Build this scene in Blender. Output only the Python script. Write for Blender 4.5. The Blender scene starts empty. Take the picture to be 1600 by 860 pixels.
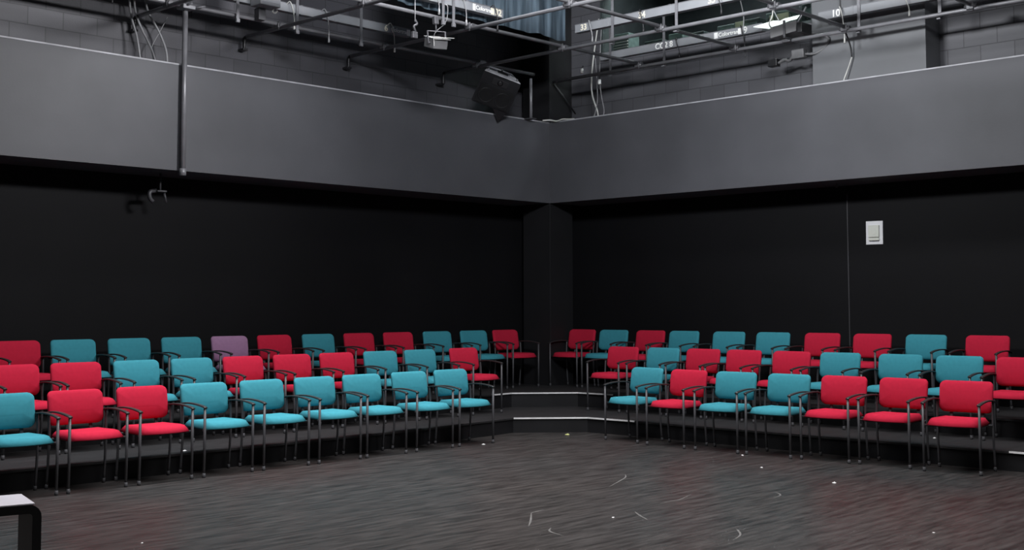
import bpy, bmesh, math, random
from mathutils import Vector, Matrix
random.seed(7)
sc = bpy.context.scene
COL = sc.collection
PI = math.pi

# ------------------------------------------------------------------ camera
cam_d = bpy.data.cameras.new('camera')
cam_d.sensor_width = 36.0
cam_d.lens = 1900.0 / 1600.0 * 36.0
cam_d.shift_y = -0.0450
cam_d.clip_end = 100
cam = bpy.data.objects.new('camera', cam_d)
COL.objects.link(cam)
_th, _pi, _ro = math.radians(133.95), math.radians(3.6239), 0.0025
_F = Vector((math.cos(_th) * math.cos(_pi), math.sin(_th) * math.cos(_pi), math.sin(_pi)))
_R0 = Vector((math.sin(_th), -math.cos(_th), 0))
_U0 = _R0.cross(_F)
_R = _R0 * math.cos(_ro) - _U0 * math.sin(_ro)
_U = _U0 * math.cos(_ro) + _R0 * math.sin(_ro)
m = Matrix.Identity(4)
for i in range(3):
    m[i][0], m[i][1], m[i][2] = _R[i], _U[i], -_F[i]
m[0][3], m[1][3], m[2][3] = 12.3626, -13.6553, 1.58
cam.matrix_world = m
sc.camera = cam

# ------------------------------------------------------------------ light and exposure
w = bpy.data.worlds.new('world')
sc.world = w
w.use_nodes = True
w.node_tree.nodes['Background'].inputs[0].default_value = (0.55, 0.65, 0.8, 1)
w.node_tree.nodes['Background'].inputs[1].default_value = 0.0
vs = sc.view_settings
vs.view_transform = 'Standard'
vs.look = 'None'
vs.exposure = 0.0
vs.gamma = 1.0
vs.use_curve_mapping = False


def area(name, loc, target, sx, sy, power, color, spread=180):
    l = bpy.data.lights.new(name, 'AREA')
    l.shape = 'RECTANGLE'
    l.size, l.size_y = sx, sy
    l.energy = power
    l.color = color
    l.spread = math.radians(spread)
    o = bpy.data.objects.new(name, l)
    o.location = loc
    o.rotation_euler = (Vector(target) - Vector(loc)).to_track_quat('-Z', 'Y').to_euler()
    COL.objects.link(o)
    return o


# rows of work lights under the ceiling, over the stage floor
area('work_light', (6.7, -6.9, 7.1), (6.7, -6.9, 0), 5.6, 5.6, 420, (1.0, 0.98, 0.97), 105)
area('work_light', (2.6, -6.8, 7.0), (2.6, -6.8, 0), 0.8, 7.5, 170, (0.97, 0.97, 1.0), 75)
area('work_light', (6.8, -3.4, 7.0), (6.8, -2.6, 0), 6.5, 0.8, 170, (0.97, 0.97, 1.0), 120)
area('work_light', (8.2, -4.6, 5.75), (0.0, -7.6, 4.9), 1.8, 0.6, 100, (0.97, 0.97, 1.0), 62)
area('work_light', (4.2, -8.6, 5.75), (5.6, 0.3, 4.9), 1.8, 0.6, 82, (0.95, 0.97, 1.0), 64)
area('work_light', (10.6, -10.2, 6.3), (1.0, -1.0, 5.9), 2.0, 1.0, 165, (0.93, 0.96, 1.0), 60)
area('booth_light', (2.0, 1.5, 7.2), (2.2, 1.0, 5.3), 3.2, 0.4, 110, (0.9, 0.97, 1.0))


# ------------------------------------------------------------------ materials
def newmat(name):
    mt = bpy.data.materials.new(name)
    mt.use_nodes = True
    nt = mt.node_tree
    b = nt.nodes['Principled BSDF']
    return mt, nt, b


def mat(name, col, rough=0.6, metal=0.0, spec=0.5, noise=0.0, nscale=8.0, bump=0.0, bscale=200.0, sheen=0.0):
    mt, nt, b = newmat(name)
    b.inputs['Base Color'].default_value = (*col, 1)
    b.inputs['Roughness'].default_value = rough
    b.inputs['Metallic'].default_value = metal
    b.inputs['Specular IOR Level'].default_value = spec
    if sheen:
        b.inputs['Sheen Weight'].default_value = sheen
        b.inputs['Sheen Roughness'].default_value = 0.5
    tc = nt.nodes.new('ShaderNodeTexCoord')
    if noise:
        n = nt.nodes.new('ShaderNodeTexNoise')
        n.inputs['Scale'].default_value = nscale
        n.inputs['Detail'].default_value = 6
        nt.links.new(tc.outputs['Object'], n.inputs['Vector'])
        r = nt.nodes.new('ShaderNodeMapRange')
        r.inputs[1].default_value, r.inputs[2].default_value = 0.3, 0.7
        r.inputs[3].default_value, r.inputs[4].default_value = 1 - noise, 1 + noise
        nt.links.new(n.outputs['Fac'], r.inputs[0])
        mx = nt.nodes.new('ShaderNodeVectorMath')
        mx.operation = 'SCALE'
        mx.inputs[0].default_value = col
        nt.links.new(r.outputs[0], mx.inputs['Scale'])
        nt.links.new(mx.outputs[0], b.inputs['Base Color'])
    if bump:
        n2 = nt.nodes.new('ShaderNodeTexNoise')
        n2.inputs['Scale'].default_value = bscale
        n2.inputs['Detail'].default_value = 3
        nt.links.new(tc.outputs['Object'], n2.inputs['Vector'])
        bp = nt.nodes.new('ShaderNodeBump')
        bp.inputs['Strength'].default_value = bump
        bp.inputs['Distance'].default_value = 0.01
        nt.links.new(n2.outputs['Fac'], bp.inputs['Height'])
        nt.links.new(bp.outputs['Normal'], b.inputs['Normal'])
    return mt


def block_mat(name, col, axis):
    """painted concrete blocks, 0.4 x 0.2 m, on a wall whose run is the given axis"""
    mt, nt, b = newmat(name)
    b.inputs['Roughness'].default_value = 0.55
    tc = nt.nodes.new('ShaderNodeTexCoord')
    sp = nt.nodes.new('ShaderNodeSeparateXYZ')
    cb = nt.nodes.new('ShaderNodeCombineXYZ')
    nt.links.new(tc.outputs['Object'], sp.inputs[0])
    nt.links.new(sp.outputs[axis], cb.inputs[0])
    nt.links.new(sp.outputs[2], cb.inputs[1])
    br = nt.nodes.new('ShaderNodeTexBrick')
    br.inputs['Scale'].default_value = 1.0
    br.inputs['Brick Width'].default_value = 0.41
    br.inputs['Row Height'].default_value = 0.205
    br.inputs['Mortar Size'].default_value = 0.006
    br.inputs['Mortar Smooth'].default_value = 0.3
    br.inputs['Color1'].default_value = (*[c * 0.9 for c in col], 1)
    br.inputs['Color2'].default_value = (*[c * 1.12 for c in col], 1)
    br.inputs['Mortar'].default_value = (*[c * 0.55 for c in col], 1)
    nt.links.new(cb.outputs[0], br.inputs['Vector'])
    nt.links.new(br.outputs['Color'], b.inputs['Base Color'])
    n = nt.nodes.new('ShaderNodeTexNoise')
    n.inputs['Scale'].default_value = 60
    nt.links.new(tc.outputs['Object'], n.inputs['Vector'])
    mx = nt.nodes.new('ShaderNodeMath')
    mx.operation = 'MULTIPLY_ADD'
    mx.inputs[1].default_value = -2.5
    nt.links.new(br.outputs['Fac'], mx.inputs[0])
    nt.links.new(n.outputs['Fac'], mx.inputs[2])
    bp = nt.nodes.new('ShaderNodeBump')
    bp.inputs['Strength'].default_value = 0.4
    bp.inputs['Distance'].default_value = 0.006
    nt.links.new(mx.outputs[0], bp.inputs['Height'])
    nt.links.new(bp.outputs['Normal'], b.inputs['Normal'])
    return mt


def wood_floor_mat(name, dark, light, r0, r1, plank=0.14):
    """worn dark planks running along Y"""
    mt, nt, b = newmat(name)
    L = nt.links
    tc = nt.nodes.new('ShaderNodeTexCoord')
    sp = nt.nodes.new('ShaderNodeSeparateXYZ')
    cb = nt.nodes.new('ShaderNodeCombineXYZ')
    L.new(tc.outputs['Object'], sp.inputs[0])
    L.new(sp.outputs[1], cb.inputs[0])
    L.new(sp.outputs[0], cb.inputs[1])
    br = nt.nodes.new('ShaderNodeTexBrick')
    br.inputs['Scale'].default_value = 1
    br.inputs['Brick Width'].default_value = 1.7
    br.inputs['Row Height'].default_value = plank
    br.inputs['Mortar Size'].default_value = 0.0022
    br.inputs['Mortar Smooth'].default_value = 0.2
    br.inputs['Color1'].default_value = (0.25, 0.25, 0.25, 1)
    br.inputs['Color2'].default_value = (0.85, 0.85, 0.85, 1)
    br.inputs['Mortar'].default_value = (0.0, 0.0, 0.0, 1)
    L.new(cb.outputs[0], br.inputs['Vector'])
    # long streaky grain
    mp = nt.nodes.new('ShaderNodeMapping')
    mp.inputs['Scale'].default_value = (1.5, 11.0, 1.0)
    L.new(cb.outputs[0], mp.inputs['Vector'])
    g = nt.nodes.new('ShaderNodeTexNoise')
    g.inputs['Scale'].default_value = 1.6
    g.inputs['Detail'].default_value = 9
    g.inputs['Roughness'].default_value = 0.68
    L.new(mp.outputs[0], g.inputs['Vector'])
    big = nt.nodes.new('ShaderNodeTexNoise')
    big.inputs['Scale'].default_value = 0.55
    big.inputs['Detail'].default_value = 3
    L.new(tc.outputs['Object'], big.inputs['Vector'])
    a1 = nt.nodes.new('ShaderNodeMath'); a1.operation = 'MULTIPLY_ADD'
    L.new(br.outputs['Color'], a1.inputs[0]); a1.inputs[1].default_value = 0.22
    mr = nt.nodes.new('ShaderNodeMapRange')
    mr.inputs[1].default_value, mr.inputs[2].default_value = 0.34, 0.68
    mr.inputs[3].default_value, mr.inputs[4].default_value = 0.0, 0.78
    L.new(g.outputs['Fac'], mr.inputs[0])
    L.new(mr.outputs[0], a1.inputs[2])
    cr = nt.nodes.new('ShaderNodeMix'); cr.data_type = 'RGBA'
    cr.inputs[6].default_value = (*dark, 1)
    cr.inputs[7].default_value = (*light, 1)
    L.new(a1.outputs[0], cr.inputs[0])
    tint = nt.nodes.new('ShaderNodeMix'); tint.data_type = 'RGBA'; tint.blend_type = 'MULTIPLY'
    tint.inputs[0].default_value = 1.0
    t2 = nt.nodes.new('ShaderNodeMix'); t2.data_type = 'RGBA'
    t2.inputs[6].default_value = (1.12, 0.98, 0.93, 1)
    t2.inputs[7].default_value = (0.92, 1.0, 1.06, 1)
    L.new(big.outputs['Fac'], t2.inputs[0])
    L.new(cr.outputs[2], tint.inputs[6]); L.new(t2.outputs[2], tint.inputs[7])
    L.new(tint.outputs[2], b.inputs['Base Color'])
    rr = nt.nodes.new('ShaderNodeMapRange')
    rr.inputs[3].default_value, rr.inputs[4].default_value = r0, r1
    L.new(g.outputs['Fac'], rr.inputs[0])
    L.new(rr.outputs[0], b.inputs['Roughness'])
    bp = nt.nodes.new('ShaderNodeBump')
    bp.inputs['Strength'].default_value = 0.25
    bp.inputs['Distance'].default_value = 0.003
    L.new(a1.outputs[0], bp.inputs['Height'])
    L.new(bp.outputs['Normal'], b.inputs['Normal'])
    return mt


def drape_mat(name):
    mt, nt, b = newmat(name)
    tc = nt.nodes.new('ShaderNodeTexCoord')
    mp = nt.nodes.new('ShaderNodeMapping')
    mp.inputs['Scale'].default_value = (1, 9, 0.6)
    n = nt.nodes.new('ShaderNodeTexNoise')
    n.inputs['Scale'].default_value = 1.5
    n.inputs['Detail'].default_value = 5
    cr = nt.nodes.new('ShaderNodeValToRGB')
    cr.color_ramp.elements[0].position = 0.35
    cr.color_ramp.elements[0].color = (0.07, 0.105, 0.14, 1)
    cr.color_ramp.elements[1].position = 0.75
    cr.color_ramp.elements[1].color = (0.30, 0.40, 0.49, 1)
    nt.links.new(tc.outputs['Object'], mp.inputs['Vector'])
    nt.links.new(mp.outputs[0], n.inputs['Vector'])
    nt.links.new(n.outputs['Fac'], cr.inputs[0])
    nt.links.new(cr.outputs[0], b.inputs['Base Color'])
    b.inputs['Roughness'].default_value = 0.8
    return mt


def glass_mat(name):
    mt, nt, b = newmat(name)
    b.inputs['Base Color'].default_value = (0.95, 0.985, 0.975, 1)
    b.inputs['Transmission Weight'].default_value = 1.0
    b.inputs['Roughness'].default_value = 0.02
    b.inputs['IOR'].default_value = 1.03
    return mt


M = {
    'floor': wood_floor_mat('stage_floor_wood', (0.0035, 0.0031, 0.0029), (0.058, 0.053, 0.051), 0.28, 0.46),
    'deck': wood_floor_mat('platform_deck_paint', (0.009, 0.009, 0.0095), (0.028, 0.0275, 0.029), 0.45, 0.65),
    'riser': mat('riser_black_paint', (0.0085, 0.0085, 0.0100), 0.65, spec=0.3, noise=0.35, nscale=2.5),
    'wall_black': mat('wall_black_paint', (0.0040, 0.0040, 0.0050), 0.7, spec=0.2, noise=0.12, nscale=1.4, bump=0.08, bscale=60),
    'bulkhead': mat('bulkhead_grey_paint', (0.074, 0.075, 0.085), 0.55, noise=0.17, nscale=0.8, bump=0.06, bscale=40),
    'bulkhead_edge': mat('bulkhead_edge_trim', (0.42, 0.42, 0.45), 0.5, noise=0.35, nscale=3.0),
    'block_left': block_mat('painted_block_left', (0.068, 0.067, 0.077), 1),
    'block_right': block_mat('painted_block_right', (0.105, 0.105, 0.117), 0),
    'pilaster': mat('pilaster_paint', (0.15, 0.155, 0.165), 0.55, noise=0.1, nscale=1.5),
    'column': mat('column_paint', (0.0115, 0.0115, 0.013), 0.6, spec=0.3, noise=0.1, nscale=2),
    'ceiling': mat('ceiling_black', (0.015, 0.015, 0.018), 0.8, noise=0.1),
    'teal': mat('teal_upholstery', (0.044, 0.250, 0.310), 0.9, spec=0.15, noise=0.05, nscale=30, bump=0.12, bscale=420),
    'red': mat('red_upholstery', (0.470, 0.015, 0.044), 0.9, spec=0.15, noise=0.05, nscale=30, bump=0.12, bscale=420),
    'mauve': mat('mauve_upholstery', (0.300, 0.165, 0.285), 0.85, spec=0.2, noise=0.05, nscale=30, bump=0.12, bscale=420, sheen=0.08),
    'frame': mat('chair_frame_powdercoat', (0.060, 0.060, 0.066), 0.42, noise=0.08, nscale=20),
    'arm': mat('armrest_black_plastic', (0.030, 0.029, 0.030), 0.38, noise=0.08, nscale=20),
    'pan': mat('seat_pan_black_plastic', (0.012, 0.012, 0.013), 0.6, noise=0.05),
    'glide': mat('grey_glide', (0.055, 0.055, 0.06), 0.6, spec=0.2, noise=0.05),
    'pipe': mat('grid_pipe_grey', (0.22, 0.22, 0.235), 0.36, metal=0.2, noise=0.15, nscale=6),
    'clamp': mat('clamp_iron', (0.10, 0.10, 0.108), 0.45, metal=0.3, noise=0.2, nscale=20),
    'galv': mat('galvanised_strap', (0.20, 0.20, 0.215), 0.45, metal=0.3, noise=0.15, nscale=25),
    'raceway': mat('raceway_grey_enamel', (0.25, 0.258, 0.275), 0.42, noise=0.08, nscale=4),
    'raceway_end': mat('raceway_dark_end', (0.055, 0.065, 0.075), 0.45, noise=0.1),
    'white': mat('white_lettering', (0.92, 0.92, 0.90), 0.5, noise=0.02),
    'cream': mat('cream_lettering', (0.86, 0.80, 0.66), 0.5, noise=0.02),
    'tape': mat('white_edge_tape', (0.85, 0.85, 0.86), 0.5, noise=0.1, nscale=9),
    'black_metal': mat('black_metal', (0.014, 0.014, 0.016), 0.4, noise=0.1),
    'grille': mat('speaker_grille', (0.007, 0.007, 0.008), 0.6, spec=0.3, bump=0.5, bscale=260, noise=0.1),
    'cabinet': mat('speaker_cabinet_carpet', (0.011, 0.011, 0.013), 0.75, spec=0.3, bump=0.2, bscale=300, noise=0.1),
    'cabinet_lit_top': mat('speaker_lit_top', (0.55, 0.55, 0.58), 0.4, metal=0.1, noise=0.35, nscale=9),  # pale tone paints the overhead light on the loudspeaker top
    'lamp_white': mat('fixture_enamel_and_lit_top', (0.70, 0.70, 0.68), 0.4, noise=0.08),  # also paints the lit top of the spotlight
    'lamp_grey': mat('fixture_grey_enamel', (0.17, 0.17, 0.175), 0.45, noise=0.08),
    'cable_black': mat('black_cable', (0.02, 0.02, 0.022), 0.5, noise=0.1),
    'cable_grey': mat('grey_cable', (0.30, 0.30, 0.31), 0.5, noise=0.1),
    'cable_white': mat('white_cable', (0.60, 0.60, 0.57), 0.5, noise=0.1),
    'drape': drape_mat('blue_grey_drape'),
    'glass': glass_mat('booth_window_glass'),
    'winframe': mat('window_frame_paint', (0.05, 0.065, 0.065), 0.5, noise=0.1),
    'booth': mat('booth_dark_paint', (0.020, 0.026, 0.028), 0.7, noise=0.2),
    'gear': mat('green_grey_equipment', (0.13, 0.19, 0.175), 0.5, noise=0.25, nscale=14),
    'gear_dark': mat('dark_equipment', (0.05, 0.07, 0.07), 0.5, noise=0.25, nscale=14),
    'paper': mat('cream_paper', (0.62, 0.66, 0.46), 0.7, noise=0.1, nscale=14),
    'bench_top': mat('bench_white_laminate', (0.66, 0.64, 0.70), 0.35, noise=0.04),
    'bench_black': mat('bench_black_laminate', (0.008, 0.008, 0.009), 0.35, noise=0.05),
    'plate': mat('white_wall_plate', (0.86, 0.86, 0.88), 0.4, noise=0.02),
    'plate_inner': mat('cream_panel', (0.78, 0.80, 0.72), 0.4, noise=0.02),
    'plate_dark': mat('dark_slot', (0.05, 0.05, 0.055), 0.5, noise=0.02),
    'scrap': mat('white_paper_scrap', (0.75, 0.75, 0.75), 0.6, noise=0.05),
    'scrap_green': mat('yellow_green_scrap', (0.55, 0.58, 0.22), 0.6, noise=0.2, nscale=60),
    'scuff': mat('pale_scuff', (0.10, 0.097, 0.094), 0.6, noise=0.4, nscale=30),
    'seam': mat('panel_seam_strip', (0.042, 0.042, 0.046), 0.5, noise=0.1),
}


# ------------------------------------------------------------------ mesh helpers
def B():
    return bmesh.new()


def box(bm, lo, hi, bev=0.0, mtx=None):
    c = [(lo[i] + hi[i]) / 2 for i in range(3)]
    s = [hi[i] - lo[i] for i in range(3)]
    mt = Matrix.Translation(c) @ Matrix.Diagonal((*s, 1))
    if mtx is not None:
        mt = mtx @ mt
    r = bmesh.ops.create_cube(bm, size=1, matrix=mt)
    if bev:
        es = list({e for v in r['verts'] for e in v.link_edges})
        bmesh.ops.bevel(bm, geom=es, offset=bev, segments=2, affect='EDGES', profile=0.5)


def prism(bm, pts, z0, z1):
    """vertical prism over a plan polygon (counter-clockwise)"""
    lo = [bm.verts.new((x, y, z0)) for x, y in pts]
    hi = [bm.verts.new((x, y, z1)) for x, y in pts]
    n = len(pts)
    bm.faces.new(hi)
    bm.faces.new(list(reversed(lo)))
    for i in range(n):
        j = (i + 1) % n
        bm.faces.new((lo[i], lo[j], hi[j], hi[i]))


def tube(bm, pts, r, seg=10, smooth=True, cap=True):
    pts = [Vector(p) for p in pts]
    n = len(pts)
    rad = r if isinstance(r, (list, tuple)) else [r] * n
    rings = []
    up = None
    for i, p in enumerate(pts):
        if i == 0:
            t = pts[1] - p
        elif i == n - 1:
            t = p - pts[i - 1]
        else:
            t = (pts[i + 1] - p).normalized() + (p - pts[i - 1]).normalized()
        t.normalize()
        if up is None:
            up = Vector((0, 0, 1)) if abs(t.z) < 0.9 else Vector((1, 0, 0))
        a = t.cross(up)
        if a.length < 1e-5:
            up = Vector((1, 0, 0)); a = t.cross(up)
        a.normalize()
        b = a.cross(t).normalized()
        up = b
        rings.append([bm.verts.new(p + (a * math.cos(2 * PI * k / seg) + b * math.sin(2 * PI * k / seg)) * rad[i]) for k in range(seg)])
    for i in range(n - 1):
        for k in range(seg):
            f = bm.faces.new((rings[i][k], rings[i][(k + 1) % seg], rings[i + 1][(k + 1) % seg], rings[i + 1][k]))
            f.smooth = smooth
    if cap:
        bm.faces.new(list(reversed(rings[0])))
        bm.faces.new(rings[-1])


def strip(bm, pts, wdt, thk, side):
    """flat bar swept along pts; 'side' is the width direction"""
    pts = [Vector(p) for p in pts]
    side = Vector(side).normalized()
    rings = []
    n = len(pts)
    for i, p in enumerate(pts):
        t = (pts[min(i + 1, n - 1)] - pts[max(i - 1, 0)]).normalized()
        nn = side.cross(t).normalized()
        ww = wdt[i] if isinstance(wdt, (list, tuple)) else wdt
        q = []
        for a, b in ((-1, -.55), (-.7, -1), (.7, -1), (1, -.55), (1, .55), (.7, 1), (-.7, 1), (-1, .55)):
            q.append(bm.verts.new(p + side * a * ww / 2 + nn * b * thk / 2))
        rings.append(q)
    for i in range(n - 1):
        for k in range(8):
            f = bm.faces.new((rings[i][k], rings[i][(k + 1) % 8], rings[i + 1][(k + 1) % 8], rings[i + 1][k]))
            f.smooth = True
    bm.faces.new(list(reversed(rings[0])))
    bm.faces.new(rings[-1])


def spline(ctrl, n=8):
    """Catmull-Rom through the control points"""
    c = [Vector(p) for p in ctrl]
    c = [c[0] * 2 - c[1]] + c + [c[-1] * 2 - c[-2]]
    out = []
    for i in range(1, len(c) - 2):
        for k in range(n):
            t = k / n
            p0, p1, p2, p3 = c[i - 1], c[i], c[i + 1], c[i + 2]
            out.append(0.5 * ((2 * p1) + (p2 - p0) * t + (2 * p0 - 5 * p1 + 4 * p2 - p3) * t * t + (3 * p1 - p0 - 3 * p2 + p3) * t ** 3))
    out.append(c[-2])
    return out


def mesh(name, bm, m):
    bmesh.ops.recalc_face_normals(bm, faces=bm.faces[:])
    me = bpy.data.meshes.new(name)
    bm.to_mesh(me)
    bm.free()
    if m is not None:
        me.materials.append(M[m] if isinstance(m, str) else m)
    return me


def obj(name, bm, m, parent=None, label=None):
    me = bm if isinstance(bm, bpy.types.Mesh) else mesh(name, bm, m)
    o = bpy.data.objects.new(name, me)
    COL.objects.link(o)
    if parent:
        o.parent = parent
    if label:
        o['label'] = label
    return o


def empty(name, loc=(0, 0, 0), rz=0.0):
    o = bpy.data.objects.new(name, None)
    o.empty_display_size = 0.1
    o.location = loc
    o.rotation_euler = (0, 0, rz)
    COL.objects.link(o)
    return o


def tag(o, label, cat, group=None, kind=None):
    o['label'] = label
    o['category'] = cat
    if group:
        o['group'] = group
    if kind:
        o['kind'] = kind
    return o


def struct(name, bm, m, label=None, cat=None, parent=None):
    o = obj(name, bm, m, parent)
    if not parent:
        o['kind'] = 'structure'
    if label:
        o['label'] = label
    if cat and not parent:
        o['category'] = cat
    return o


def sub(parent, name, bm, m, label=None):
    """part whose geometry is written in world space, parented to an Empty placed anywhere"""
    bpy.context.view_layer.update()
    inv = parent.matrix_world.inverted()
    bm.transform(inv)
    return obj(name, bm, m, parent, label)


def text_bm(body, size, extrude=0.002, bold=0.0):
    cu = bpy.data.curves.new('t', 'FONT')
    cu.body = body
    cu.size = size
    cu.extrude = extrude
    cu.offset = bold
    cu.align_x = 'CENTER'
    cu.align_y = 'CENTER'
    to = bpy.data.objects.new('t', cu)
    COL.objects.link(to)
    bpy.context.view_layer.update()
    dg = bpy.context.evaluated_depsgraph_get()
    me = bpy.data.meshes.new_from_object(to.evaluated_get(dg))
    bm = bmesh.new()
    bm.from_mesh(me)
    bpy.data.objects.remove(to)
    bpy.data.curves.remove(cu)
    bpy.data.meshes.remove(me)
    return bm


# ------------------------------------------------------------------ the room
RX, RY = -0.75, 0.75           # planes of the left and right walls
X1, Y1 = 15.0, -16.5
CEIL = 7.4
ZB0, ZB1 = 3.137, 4.357        # bulkhead bottom and top

bm = B(); box(bm, (RX - 0.2, Y1 - 0.2, -0.2), (X1 + 0.2, RY + 0.2, 0)); struct('floor', bm, 'floor', 'dark worn wood plank stage floor', 'floor')
bm = B(); box(bm, (RX - 0.2, Y1 - 0.2, CEIL), (X1 + 0.2, RY + 3.2, CEIL + 0.2)); struct('ceiling', bm, 'ceiling', 'black ceiling above the lighting grid', 'ceiling')
bm = B(); box(bm, (RX - 0.2, Y1, 0), (RX, RY + 0.2, ZB1)); struct('wall_left', bm, 'wall_black', 'matt black lower wall behind the left bank of chairs', 'wall')
bm = B(); box(bm, (RX - 0.2, Y1, ZB1), (RX, RY + 0.2, CEIL)); struct('wall_left_upper', bm, 'block_left', 'grey painted concrete block wall above the left bulkhead', 'wall')
bm = B(); box(bm, (RX, RY, 0), (X1, RY + 0.2, ZB1)); struct('wall_right', bm, 'wall_black', 'matt black lower wall behind the right bank of chairs', 'wall')
WX0, WX1, WZ0, WZ1 = 0.40, 4.12, 5.37, 6.55
bm = B()
box(bm, (RX, RY, ZB1), (WX0, RY + 0.2, CEIL)); box(bm, (WX1, RY, ZB1), (X1, RY + 0.2, CEIL))
box(bm, (WX0, RY, ZB1), (WX1, RY + 0.2, WZ0)); box(bm, (WX0, RY, WZ1), (WX1, RY + 0.2, CEIL))
struct('wall_right_upper', bm, 'block_right', 'grey painted block wall with control booth window above right bulkhead', 'wall')
bm = B(); box(bm, (X1, Y1, 0), (X1 + 0.2, RY, CEIL)); struct('wall_near_right', bm, 'wall_black', 'black wall out of frame at the right', 'wall')
bm = B(); box(bm, (RX, Y1 - 0.2, 0), (X1, Y1, CEIL)); struct('wall_near_left', bm, 'wall_black', 'black wall out of frame behind the camera', 'wall')

# bulkheads: boxed ledges that hang out over the back rows
bm = B(); box(bm, (RX, Y1, ZB0), (0, 0, ZB1)); struct('wall_bulkhead_left', bm, 'bulkhead', 'long grey painted bulkhead over the left bank of chairs', 'wall')
bm = B(); box(bm, (0, 0, ZB0), (X1, RY, ZB1)); struct('wall_bulkhead_right', bm, 'bulkhead', 'long grey painted bulkhead over the right bank of chairs', 'wall')
bm = B(); box(bm, (-0.05, Y1, ZB1), (0.004, 0.0, ZB1 + 0.016)); box(bm, (-0.30, Y1, ZB1), (-0.26, -0.4, ZB1 + 0.012))
struct('trim_1', bm, 'bulkhead_edge', 'pale worn cap strip along top edge of the left bulkhead', 'trim')
bm = B(); box(bm, (0.0, -0.004, ZB1), (X1, 0.05, ZB1 + 0.016)); struct('trim_2', bm, 'bulkhead_edge', 'pale worn cap strip along top edge of the right bulkhead', 'trim')
# corner column, nearest edge under the corner of the bulkheads
bm = B(); box(bm, (-0.56, 0.001, 0.0), (-0.001, 0.52, CEIL), 0.004); struct('wall_corner_column', bm, 'column', 'square black column in the corner of the room', 'column')
bm = B(); box(bm, (4.31, 0.35, ZB1), (5.85, RY, CEIL)); struct('wall_pilaster', bm, 'pilaster', 'broad pale grey pilaster right of the control booth window', 'wall')
bm = B(); box(bm, (4.543, RY - 0.012, 0.38), (4.557, RY, 3.02)); struct('trim_3', bm, 'seam', 'thin vertical seam strip on the black right wall', 'trim')

# control booth behind the window
bm = B()
box(bm, (WX0 - 0.4, RY + 2.4, 4.6), (WX1 + 0.4, RY + 2.5, CEIL)); box(bm, (WX0 - 0.4, RY + 0.2, 4.6), (WX0 - 0.3, RY + 2.4, CEIL))
box(bm, (WX1 + 0.3, RY + 0.2, 4.6), (WX1 + 0.4, RY + 2.4, CEIL)); box(bm, (WX0 - 0.4, RY + 0.2, 4.5), (WX1 + 0.4, RY + 2.5, 4.6))
struct('wall_booth', bm, 'booth', 'dark inside of the control booth', 'wall')
win = empty('window_1', (WX0, RY, WZ0)); win['kind'] = 'structure'; win['label'] = 'wide control booth window above the right bulkhead'; win['category'] = 'window'
bm = B()
box(bm, (WX0, RY - 0.01, WZ0), (WX1, RY + 0.21, WZ0 + 0.035)); box(bm, (WX0, RY - 0.01, WZ1 - 0.04), (WX1, RY + 0.21, WZ1))
box(bm, (WX0, RY - 0.01, WZ0 + 0.035), (WX0 + 0.05, RY + 0.21, WZ1 - 0.04)); box(bm, (WX1 - 0.05, RY - 0.01, WZ0 + 0.035), (WX1, RY + 0.21, WZ1 - 0.04))
sub(win, 'window_frame', bm, 'winframe')
bm = B(); box(bm, (WX0 + 0.05, RY + 0.03, WZ0 + 0.035), (WX1 - 0.05, RY + 0.04, WZ1 - 0.04)); sub(win, 'window_pane', bm, 'glass')

# ------------------------------------------------------------------ seating platforms
T1, T2 = 0.185, 0.38
edge1 = [(1.98, -12.0), (1.975, -6.0), (1.94, -4.4), (1.77, -2.645), (2.405, -1.975), (3.05, -1.95), (12.5, -2.0)]
edge2 = [(0.70, -12.0), (0.68, -2.2), (0.625, -1.49), (1.24, -0.815), (1.9, -0.775), (12.5, -0.77)]


def inset(edge, d):
    """move a plan polyline towards the walls (-x,+y side) by d"""
    out = []
    for i, p in enumerate(edge):
        a = Vector(edge[max(i - 1, 0)]); b = Vector(edge[min(i + 1, len(edge) - 1)])
        t = (b - a).normalized()
        out.append((p[0] - t.y * d, p[1] + t.x * d))
    return out


def tape(bm, line, z):
    """strip of tape folded over a deck nosing"""
    ins = inset(line, 0.012); outp = inset(line, -0.003)
    n = len(line)
    P = []
    for i in range(n):
        P.append([bm.verts.new((*ins[i], z + 0.003)), bm.verts.new((*outp[i], z + 0.003)), bm.verts.new((*outp[i], z - 0.014)), bm.verts.new((*ins[i], z - 0.014))])
    for i in range(n - 1):
        for k in range(4):
            bm.faces.new((P[i][k], P[i][(k + 1) % 4], P[i + 1][(k + 1) % 4], P[i + 1][k]))
    bm.faces.new(P[0]); bm.faces.new(list(reversed(P[-1])))


def platform(label, front, back, z, tapes):
    p = empty('seating_platform', (front[3][0], front[3][1], 0.0))
    tag(p, label, 'platform')
    bm = B(); prism(bm, list(inset(front, 0.012)) + back, 0.0, z - 0.02)
    sub(p, 'riser', bm, 'riser', 'black painted riser face')
    bm = B(); prism(bm, list(front) + back, z - 0.02, z)
    sub(p, 'deck', bm, 'deck', 'worn grey deck')
    for t in tapes:
        bm = B(); tape(bm, t, z); sub(p, 'edge_tape', bm, 'tape', 'white tape along the step edge')
    return p


platform('lower black seating platform with white taped step at the corner', edge1, list(reversed(inset(edge2, 0.008))), T1,
         [[(1.77, -2.645), (2.405, -1.975), (3.05, -1.95), (3.13, -1.951)], [(7.66, -1.9755), (8.6, -1.9805)]])
platform('upper black seating platform against the walls with white taped corner step', edge2,
         [(12.5, RY - 0.004), (0.004, RY - 0.004), (0.004, -0.004), (RX + 0.004, -0.004), (RX + 0.004, -12.0)], T2,
         [[(0.655, -1.90), (0.625, -1.49), (1.24, -0.815), (1.84, -0.779)]])

# ------------------------------------------------------------------ chairs


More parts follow.
